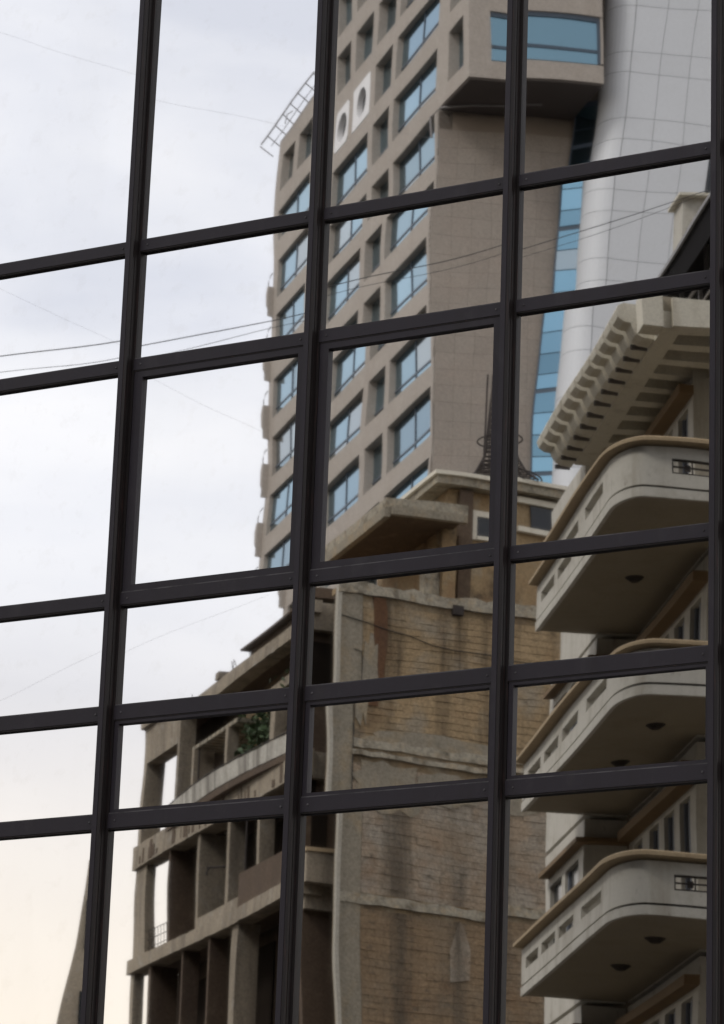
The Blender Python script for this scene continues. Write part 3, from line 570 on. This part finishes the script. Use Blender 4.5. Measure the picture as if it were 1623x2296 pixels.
# slatted ceiling in the upper loggia
for i in range(11): MB().box(Q, 5.2+i*.36, 5.2+i*.36+.29, .03, 1.44, 22.2, 22.31).build('ceiling_slat', 'ledge', old)
# rebar, pipes and rubble left in the shell
rb_ = random.Random(9)
for i in range(14):
    a = rb_.uniform(1, 13.5); MB().tube([Q(a, .2, 24.2), Q(a+rb_.uniform(-.1, .1), .15+rb_.uniform(-.1, .1), 24.4+rb_.uniform(.1, .4))], .012, 4).build('rebar', 'rust', old)
MB().tube([Q(6.9, -.1, 18.3), Q(6.2, -.25, 18.32), Q(5.9, .2, 18.35)], .03, 6).tube([Q(6.7, -.14, 18.2), Q(6.7, -.14, 18.45)], .02, 5).build('pipe_bracket', 'rust', old)
MB().tube([Q(8.6, .1, 20.4), Q(8.6, .1, 22.4)], .03, 6).tube([Q(4.2, .05, 17.9), Q(4.15, .05, 19.6)], .03, 6).build('downpipe', 'rust', old)
for i in range(16):
    a, z_ = rb_.uniform(2, 12.5), rb_.choice((20.36, 17.01)); w_ = rb_.uniform(.08, .25)
    MB().prism([Q(a, .3, z_), Q(a+w_, .25, z_), Q(a+w_*.8, .6, z_), Q(a-.05, .55, z_)], [Q(a+.04, .33, z_+w_), Q(a+w_*.8, .3, z_+w_*.7), Q(a+w_*.6, .5, z_+w_*.8), Q(a+.02, .5, z_+w_*.6)]).build('rubble', 'concrete', old)
# balcony parapet with bowed front on the upper floor, plain ones below
par = []
for i in range(17):
    a = .6+i*.64; bulge = -.13-.2*math.sin(math.pi*min(1, max(0, (a-.6)/10.2)))**.8; par.append((a, bulge))
mb = MB()
for i in range(16): 
    (a0, b0), (a1, b1) = par[i], par[i+1]
    mb = MB().prism([Q(a0+.01, b0, 20.38), Q(a1-.01, b1, 20.38), Q(a1-.01, b1+.12, 20.40), Q(a0+.01, b0+.12, 20.40)], [Q(a0+.01, b0, 20.84+.01*(i % 3)), Q(a1-.01, b1, 20.84+.01*(i % 2)), Q(a1-.01, b1+.12, 20.84), Q(a0+.01, b0+.12, 20.84)])
    mb.build('parapet_panel', 'band', old)
MB().pz(Q, [(.55, .5), (.55, -.1)]+[(a, b+.02) for a, b in par]+[(10.9, .5)], 20.2, 20.39).build('balcony_slab', 'brown', old)
MB().tube([Q(a, b+.06, 20.93) for a, b in par], .02, 5).build('handrail', 'rust', old)
MB().box(Q, .3, 4.3, -.08, .12, 17.01, 17.85).build('parapet', 'brown', old)
MB().box(Q, 4.31, 7.8, -.06, .12, 17.01, 17.3).build('parapet', 'concrete', old)
rl = MB()
for k in range(3): rl.tube([Q(10.6, .1, 17.2+.25*k), Q(12.9, .1, 17.2+.25*k)], .012, 4)
for k in range(8): rl.tube([Q(10.7+.28*k, .1, 17.0), Q(10.7+.28*k, .1, 17.72)], .01, 4)
rl.build('iron_railing', 'rust', old)
# roof overhang over the frame side and loose gutter
MB().box(Q, .4, 6.8, -.16, 2.0, 24.60, 24.66).build('roof_overhang', 'brown', old); MB().box(Q, .4, 6.6, .1, 2.0, 24.37, 24.6).build('roof_fascia', 'brown', old)
MB().box(Q, .4, 13.9, .0, .16, 24.201, 24.34).build('roof_kerb', 'concrete', old)
MB().box(Q, 9.0, 9.3, -.05, .3, 24.36, 24.56).build('roof_stub', 'concrete', old)
# --- penthouse
MB().box(O, 3.75, 9.5, 4.35, 8.2, 24.0, 28.6).build('penthouse_wall', 'yellow', old)
MB().box(O, 3.55, 3.747, 4.62, 5.0, 24.0, 28.55).build('dark_pier', 'brown', old)
MB().box(O, 3.4, 10, 3.85, 8.6, 28.62, 28.86).build('cornice', 'ledge', old); MB().box(O, 3.3, 10.1, 3.75, 8.7, 28.862, 28.98).build('cornice_cap', 'cream', old)
cp = MB().pz(O, [(2.2, 1.95), (2.12, 4.3), (7.9, 4.3), (7.9, 1.95)], 27.42, 27.66).build('canopy', 'ledge', old)
MB().pz(O, [(2.4, 2.15), (2.35, 4.25), (7.8, 4.25), (7.8, 2.15)], 27.30, 27.415).build('canopy_soffit', 'brown', old)
MB().box(O, 2.2, 7.8, 1.95, 2.12, 27.16, 27.418).build('canopy_fascia', 'pier', old); MB().box(O, 2.12, 2.28, 2.13, 4.3, 27.22, 27.418).build('canopy_fascia', 'pier', old)
MB().box(O, 3.0, 8.0, 3.95, 4.34, 24.0, 27.29).build('penthouse_side', 'yellow', old); MB().box(O, 3.2, 3.6, 3.5, 3.94, 24, 26.62).build('side_stub', 'ledge', old)
wf = MB().box(O, 3.66, 3.747, 5.03, 5.16, 27.3, 28.1).box(O, 3.66, 3.747, 5.7, 5.82, 27.3, 28.1).box(O, 3.66, 3.747, 5.16, 5.7, 27.95, 28.1).box(O, 3.62, 3.747, 5.16, 5.7, 27.3, 27.4).build('window', 'cream', old)
MB().box(O, 3.70, 3.745, 5.17, 5.69, 27.41, 27.94).build('pane', 'darkpane', wf)
wf = MB().box(O, 3.6, 3.747, 6.2, 7.75, 28.36, 28.52).box(O, 3.58, 3.747, 6.2, 7.75, 27.55, 27.69).box(O, 3.68, 3.747, 7.58, 7.7, 27.70, 28.35).build('window', 'cream', old)
MB().box(O, 3.69, 3.745, 6.62, 7.56, 27.70, 28.34).build('pane', 'darkpane', wf)
MB().box(O, .3, 3.9, .4, 7.6, 23.6, 24.15).build('roof_terrace', 'concrete', old)
MB().box(O, .33, .6, .0, 7.6, 24.15, 24.32).build('terrace_kerb', 'yellow', old)
MB().box(O, 3.0, 9.4, .5, 3.94, 20.0, 24.9).build('stair_block', 'yellow', old)

# lattice mast on the penthouse roof
mast = thing('lattice_mast', 'dark rusty lattice mast with hoops on the derelict building roof', 'mast', H(3.72, 91.2, 28.98))
MC = (3.72, 91.2); prof = [(28.98, .95), (29.25, .66), (29.7, .46), (30.1, .36), (30.8, .32), (31.5, .28), (32.4, .2)]
for sx, sy in ((-1, -1), (1, -1), (1, 1), (-1, 1)):
    MB().tube([H(MC[0]+sx*w_, MC[1]+sy*w_, z) for z, w_ in prof], .036, 5).build('leg', 'rust', mast)
br = MB()
for i in range(len(prof)-1):
    (z0, w0), (z1, w1) = prof[i], prof[i+1]; nn = 3 if i < 3 else 4
    for q in range(nn):
        t0, t1 = q/nn, (q+1)/nn; za, zb = z0+(z1-z0)*t0, z0+(z1-z0)*t1; wa, wb = w0+(w1-w0)*t0, w0+(w1-w0)*t1
        cs = ((-1, -1), (1, -1), (1, 1), (-1, 1))
        for j in range(4):
            p_, q_ = cs[j], cs[(j+1) % 4]
            br.tube([H(MC[0]+p_[0]*wa, MC[1]+p_[1]*wa, za), H(MC[0]+q_[0]*wb, MC[1]+q_[1]*wb, zb)], .02, 4); br.tube([H(MC[0]+p_[0]*wa, MC[1]+p_[1]*wa, za), H(MC[0]+q_[0]*wa, MC[1]+q_[1]*wa, za)], .014, 4)
br.build('bracing', 'rust', mast)
for z, rr, ox in ((30.45, .62, 0), (29.25, .98, .12)):
    MB().tube([H(MC[0]+ox+rr*math.cos(6.28318*j/20), MC[1]+rr*math.sin(6.28318*j/20), z) for j in range(20)], .026, 5, closed=True).build('hoop', 'rust', mast)
MB().tube([H(MC[0]-.42, MC[1]-.6, 29.0), H(MC[0]-.42, MC[1]-.6, 32.2)], .03, 5).tube([H(MC[0]-.28, MC[1]-.6, 29.0), H(MC[0]-.28, MC[1]-.6, 32.2)], .02, 5).build('ladder', 'rust', mast)

# plant growing in the loggia
pl = thing('balcony_plant', 'dark green leafy plant growing in the derelict upper loggia', 'plant', Q(3.9, 1.0, 20.5))
MB().tube([Q(3.9, 1.0, 20.46), Q(4.0, .95, 21.4), Q(3.8, .9, 22.4)], [.04, .03, .015], 6).build('stem', 'bark', pl)
lf = MB(); rs = random.Random(5)
for i in range(1300):
    a, b, z = 4.1+rs.gauss(0, .7), .6+rs.gauss(0, .28), 21.9+rs.gauss(0, .55)
    c = Q(a, max(.08, b), min(z, 23.3)); u = Vector((rs.gauss(0, 1), rs.gauss(0, 1), rs.gauss(0, 1))).normalized(); v = u.cross(Vector((rs.gauss(0, 1), rs.gauss(0, 1), rs.gauss(0, 1)))).normalized(); s_ = rs.uniform(.06, .13)
    lf.add([c-u*s_, c+v*s_*.5, c+u*s_, c-v*s_*.5], [(0, 1, 2, 3)])
ob = lf.build('foliage', 'leaf', pl, fix=False)

# ================================================================== white building with rounded balconies
K = Fr(3.88, 50.0, -7.5, 85.0)             # a: away along the side, b: right along the front
wb = thing('balcony_building', 'white stuccoed apartment building with rounded ochre-capped balconies and louvred eave', 'building', H(3.88, 50, -1.6))
RA, RB = .95, .42                          # the rounded corner is longer on the side than on the front
def edge_path(a_end, b_end, off=0.0):
    P = [(a_end, off, 0, 1), (RA, off, 0, 1)]
    n = 16
    for i in range(1, n):
        t = math.pi/2*i/n; s_, c_ = math.sin(t), math.cos(t); nx, ny = s_/RA, c_/RB; l = math.hypot(nx, ny); nx, ny = nx/l, ny/l
        P.append((RA-RA*s_+off*nx, RB-RB*c_+off*ny, nx, ny))
    P += [(off, RB, 1, 0), (off, b_end, 1, 0)]; return P
slots = [(1.35, 2.85), (3.45, 4.65), (4.95, 6.15), (6.45, 7.6)]
def balcony(dz):
    z = 16.86+dz; par_ = MB()
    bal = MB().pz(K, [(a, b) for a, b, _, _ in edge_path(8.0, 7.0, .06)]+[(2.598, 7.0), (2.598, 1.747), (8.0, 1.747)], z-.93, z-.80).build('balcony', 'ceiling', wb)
    # parapet: straight side pierced by slots, rounded corner, front with a grille opening
    zb0, zs0, zs1, zt = z-.76, z-.53, z-.33, z-.13
    pm = MB(); pm.box(K, RA, 8.0, 0, .12, zb0, zs0); pm.box(K, RA, 8.0, 0, .12, zs1, zt)
    xs = [RA]+[v for s_ in slots for v in s_]+[8.0]
    for i in range(0, len(xs), 2): pm.box(K, xs[i], xs[i+1], 0, .12, zs0, zs1)
    pth = edge_path(8.0, 7.0)[1:-1]
    pm.strip(K, pth, [(0, zb0), (.12, zb0), (.12, zt), (0, zt)])
    g0, g1 = .8, 3.25
    pm.box(K, 0, .12, RB, 7.0, zb0, zs0-.02); pm.box(K, 0, .12, RB, 7.0, zs1+.02, zt); pm.box(K, 0, .12, RB, g0, zs0-.02, zs1+.02); pm.box(K, 0, .12, g1, 7.0, zs0-.02, zs1+.02)
    pm.box(K, 7.88, 8.0, .121, 1.7, zb0, zt)
    pa = pm.build('parapet', 'stucco', bal)
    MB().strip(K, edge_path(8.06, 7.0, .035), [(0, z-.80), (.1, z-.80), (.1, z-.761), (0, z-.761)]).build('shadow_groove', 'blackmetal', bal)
    MB().strip(K, edge_path(8.0, 7.0, -.012), [(0, z-.95), (.07, z-.95), (.07, z-.801), (0, z-.801)]).build('slab_edge', 'stucco', bal)
    MB().strip(K, edge_path(8.06, 7.0, -.15), [(0, z-.075), (.38, z-.13), (.38, z), (.02, z), (0, z-.02)]).build('coping', 'coping', bal)
    gr = MB()
    gr.box(K, .03, .06, g0, g1, zs0-.02, zs0+.01).box(K, .03, .06, g0, g1, zs1-.01, zs1+.02).box(K, .03, .06, g0, g1, (zs0+zs1)/2-.012, (zs0+zs1)/2+.012)
    for i in range(9): bb = g0+.01+i*.3; gr.box(K, .028, .062, bb, bb+.018, zs0-.019, zs1+.019)
    gr.box(K, .03, .055, g0+.2, g0+.29, zs0+.04, zs1-.06)
    gr.build('grille', 'rust', bal)
    # ceiling roses
    for a, b in ((2.0, .95), (4.4, .95)):
        MB().prism([K(a+.16*math.cos(t*.5236), b+.16*math.sin(t*.5236), z-.931) for t in range(12)], [K(a+.07*math.cos(t*.5236), b+.07*math.sin(t*.5236), z-1.0) for t in range(12)]).build('ceiling_rose', 'rust', bal)
    return bal
for k in range(5): balcony(-3.2*k)
# side wall, storey by storey: wall pieces round the openings, ochre head beam, windows
for k in range(6):
    zf = 16.0-3.2*k; zc = zf+2.97           # floor, ceiling
    MB().box(K, 2.6, 7.7, 1.75, 2.0, zf-.1, zf+.35).build('side_wall', 'stucco', wb)
    MB().box(K, 2.6, 7.7, 1.75, 2.0, zc-.5, zc+.05).build('side_wall', 'stucco', wb)
    MB().box(K, 2.55, 7.5, 1.5, 1.749, zc-.40, zc-.24).build('head_beam', 'ochre', wb)
    for (a0, a1) in ((2.6, 3.0), (3.75, 4.15), (4.9, 5.3), (6.05, 6.6), (7.3, 7.7)): MB().box(K, a0, a1, 1.75, 2.0, zf+.35, zc-.5).build('side_pier', 'stucco', wb)
    for (a0, a1) in ((3.0, 3.75), (4.15, 4.9), (5.3, 6.05), (6.6, 7.3)):
        fr_ = MB().box(K, a0, a0+.06, 1.82, 1.9, zf+.35, zc-.5).box(K, a1-.06, a1, 1.82, 1.9, zf+.35, zc-.5).box(K, (a0+a1)/2-.03, (a0+a1)/2+.03, 1.82, 1.9, zf+.35, zc-.5).build('window', 'shutter', wb)
        MB().box(K, a0+.061, (a0+a1)/2-.031, 1.86, 1.88, zf+.35, zc-.5).build('pane', 'darkpane', fr_); MB().box(K, (a0+a1)/2+.031, a1-.061, 1.86, 1.88, zf+.35, zc-.5).build('pane', 'darkpane', fr_)
    MB().box(K, 2.601, 2.9, 2.001, 7.0, zf-.1, zc+.05).build('front_wall', 'stucco', wb)
    # far bay stepping out
    MB().box(K, 7.85, 11.2, 1.0, 1.15, zf-.1, zf+.7).box(K, 7.85, 11.2, 1.0, 1.15, zc-.55, zc+.05).box(K, 7.85, 8.25, 1.0, 1.15, zf+.7, zc-.55).box(K, 10.8, 11.2, 1.0, 1.15, zf+.7, zc-.55).box(K, 9.4, 9.7, 1.0, 1.15, zf+.7, zc-.55).build('bay_wall', 'stucco', wb)
    MB().box(K, 7.851, 8.1, 1.151, 1.75, zf-.1, zc+.05).build('bay_return', 'stucco', wb)
    bwn = MB().box(K, 8.25, 8.32, 1.05, 1.12, zf+.7, zc-.55).box(K, 9.33, 9.4, 1.05, 1.12, zf+.7, zc-.55).box(K, 9.7, 9.77, 1.05, 1.12, zf+.7, zc-.55).build('window', 'shutter', wb)
    MB().box(K, 8.33, 9.32, 1.08, 1.1, zf+.7, zc-.55).build('pane', 'darkpane', bwn); MB().box(K, 9.78, 10.79, 1.08, 1.1, zf+.7, zc-.55).build('pane', 'darkpane', bwn)
    if k: MB().box(K, 7.6, 10.9, .82, .995, zc-.40, zc-.32).box(K, 7.6, 7.845, .996, 1.749, zc-.40, zc-.32).build('bay_canopy', 'ochre', wb)
MB().box(K, 2.95, 12, 2.02, 9, -1.6, 19.4).build('building_body', 'stucco', wb); MB().box(K, 8.15, 11.15, 1.16, 2.01, -1.6, 19.2).build('bay_body', 'joint', wb)
# eave: cross ribs under a slab, edge beams, scalloped fins
KE = Fr(3.88+.46*K.eb[0], 50.0+.46*K.eb[1], -7.5, 85.0)
ea0, ea1 = .45, 7.75
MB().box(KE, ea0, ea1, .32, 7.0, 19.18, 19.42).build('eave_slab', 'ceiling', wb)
MB().box(KE, ea0, ea1, .32, .62, 18.9, 19.178).build('eave_beam', 'cream', wb); MB().box(KE, ea0, ea1, 1.55, 2.6, 18.88, 19.176).build('eave_beam', 'cream', wb)
for i in range(11): MB().box(KE, ea0+i*.735, ea0+i*.735+.27, .621, 1.549, 18.9, 19.177).build('eave_rib', 'cream', wb)
MB().box(KE, ea0+.271, ea0+.75, 2.6, 7.0, 18.9, 19.177).build('eave_rib', 'cream', wb)
MB().box(KE, ea0-.12, ea0-.002, .45, 7.0, 18.9, 19.38).build('eave_fascia', 'cream', wb)
MB().box(KE, ea0-.1, ea0+.34, -.02, .30, 18.88, 19.4).build('eave_end_block', 'cream', wb)
fin0 = None
for i in range(12):
    a = 1.12+i*.59
    if fin0 is None:
        prf = [(.318, 19.48), (-.14, 19.48), (-.24, 19.43), (-.28, 19.34), (-.25, 19.24), (-.16, 19.18), (-.05, 19.17), (-.02, 19.08), (.03, 19.0), (.13, 18.95), (.318, 18.93)]
        fin0 = (MB().pbz(KE, prf, a, a+.42).build('eave_fin', 'cream', wb), a)
    else: dup(fin0[0], wb, KE(a, 0, 0)-KE(fin0[1], 0, 0))
for i in range(12): MB().box(KE, 1.63+i*.59, 1.70+i*.59, .05, .319, 18.93, 19.0).build('eave_peg', 'soffit', wb)
# roof terrace: dark metal canopy, low wall, rail, and the stair house behind
cpy = MB().box(K, .3, 5.0, 1.5, 3.2, 21.14, 21.2).build('terrace_canopy', 'blackmetal', wb)
MB().box(K, .3, 5.0, 1.46, 1.499, 21.15, 21.22).build('canopy_trim', 'steel', cpy); MB().box(K, .3, 5.0, 1.53, 1.56, 20.6, 21.135).build('canopy_screen', 'blackmetal', cpy)
for a in (1.2, 2.6, 3.9, 4.9): MB().box(K, a, a+.06, 1.85, 1.91, 19.43, 21.135).build('canopy_post', 'steel', cpy)
MB().tube([K(.4, 1.83, 20.5), K(4.9, 1.83, 20.5)], .03, 6).tube([K(.4, 1.83, 20.1), K(4.9, 1.83, 20.1)], .025, 6).build('terrace_rail', 'steel', wb)
MB().box(K, .8, 7.0, 2.9, 3.4, 19.43, 21.1).build('terrace_wall', 'shutter', wb)
MB().box(K, 1.2, 1.5, 1.9, 2.19, 19.43, 20.4).build('terrace_prop', 'ochre', wb)
MB().box(K, 8.3, 9.0, 2.75, 7.0, 19.42, 24.3).build('stair_house', 'stucco', wb); MB().box(K, 8.16, 9.06, 2.64, 7.0, 24.301, 24.36).build('stair_house_roof', 'cream', wb)
MB().tube([K(5.2, 1.55, 20.7), K(6.9, 1.55, 20.7)], .03, 6).tube([K(5.2, 1.55, 20.45), K(6.9, 1.55, 20.45)], .02, 6).build('terrace_rail', 'steel', wb)

# ================================================================== far tower at the lower left, cables
far = thing('far_tower', 'distant grey concrete tower with a flared flank low beside the leftmost mullion', 'tower', H(-7, 120, -1.6))
prof = [(-1.6, -12.4), (12, -10.6), (18.4, -9.72), (21, -9.35), (23.0, -9.13), (24.0, -9.06)]
fm = MB(); fm.prism([H(r_, 119, z) for z, r_ in prof]+[H(-8.98, 119, 24), H(-8.85, 119, -1.6)], [H(r_, 124, z) for z, r_ in prof]+[H(-8.98, 124, 24), H(-8.85, 124, -1.6)])
fm.build('shaft', 'concrete', far)
for i in range(5):
    z = 8+i*3.2; MB().prism([H(-9.05, 118.9, z), H(-8.9, 118.9, z), H(-8.9, 118.99, z), H(-9.05, 118.99, z)], [H(-9.05, 118.9, z+1.7), H(-8.9, 118.9, z+1.7), H(-8.9, 118.99, z+1.7), H(-9.05, 118.99, z+1.7)]).build('window', 'darkpane', far)

def cable(pts, rad, label, mt='cable'):
    P = [H(*p) for p in pts]; n = len(P); sm = []
    for i in range(n-1):
        p0_, p1, p2, p3 = P[max(i-1, 0)], P[i], P[i+1], P[min(i+2, n-1)]
        for q in range(6):
            t = q/6; sm.append(.5*((2*p1)+(p2-p0_)*t+(2*p0_-5*p1+4*p2-p3)*t*t+(3*p1-p0_-3*p2+p3)*t*t*t))
    sm.append(P[-1]); o = MB().tube(sm, rad, 6).build('overhead_cable', mt); o['label'] = label; o['category'] = 'cable'; o['group'] = 'overhead cables'
cable([(-6.7, 46.0, 16.167), (-5.263, 47.0, 16.735), (-3.595, 48.0, 17.382), (-1.672, 49.5, 18.435), (-0.615, 50.5, 19.145), (2.093, 53.0, 20.937), (4.359, 56.0, 22.91), (6.014, 58.2, 24.362)], 0.008, 'thick black cable crossing the tower to the white stair house', 'cable')
cable([(-6.685, 46.0, 15.969), (-5.247, 47.0, 16.478), (-3.582, 48.0, 17.14), (-1.667, 49.5, 18.313), (-0.61, 50.5, 19.012), (2.097, 53.0, 20.782), (4.36, 56.0, 22.786), (6.014, 58.2, 24.31)], 0.0045, 'thinner black cable hanging just below the thick one', 'cable')
cable([(-9.729, 60.0, 28.661), (-7.14, 60.0, 27.794), (-4.537, 60.0, 27.072), (-1.54, 60.0, 26.525), (-0.356, 60.0, 26.146), (1.317, 60.0, 25.985)], 0.0016, 'thin grey cable crossing the sky left of the tower top', 'cablegrey')
cable([(-9.374, 60.0, 24.044), (-6.806, 60.0, 22.687), (-4.782, 60.0, 21.76), (-3.437, 60.0, 21.032), (-1.858, 60.0, 20.318)], 0.0016, 'thin grey cable slanting down through the sky below the tower railing', 'cablegrey')
cable([(-7.827, 60.0, 14.175), (-6.141, 60.0, 14.953), (-4.454, 60.0, 15.934), (-1.956, 60.0, 17.021)], 0.0016, 'thin grey cable rising toward the derelict roof', 'cablegrey')
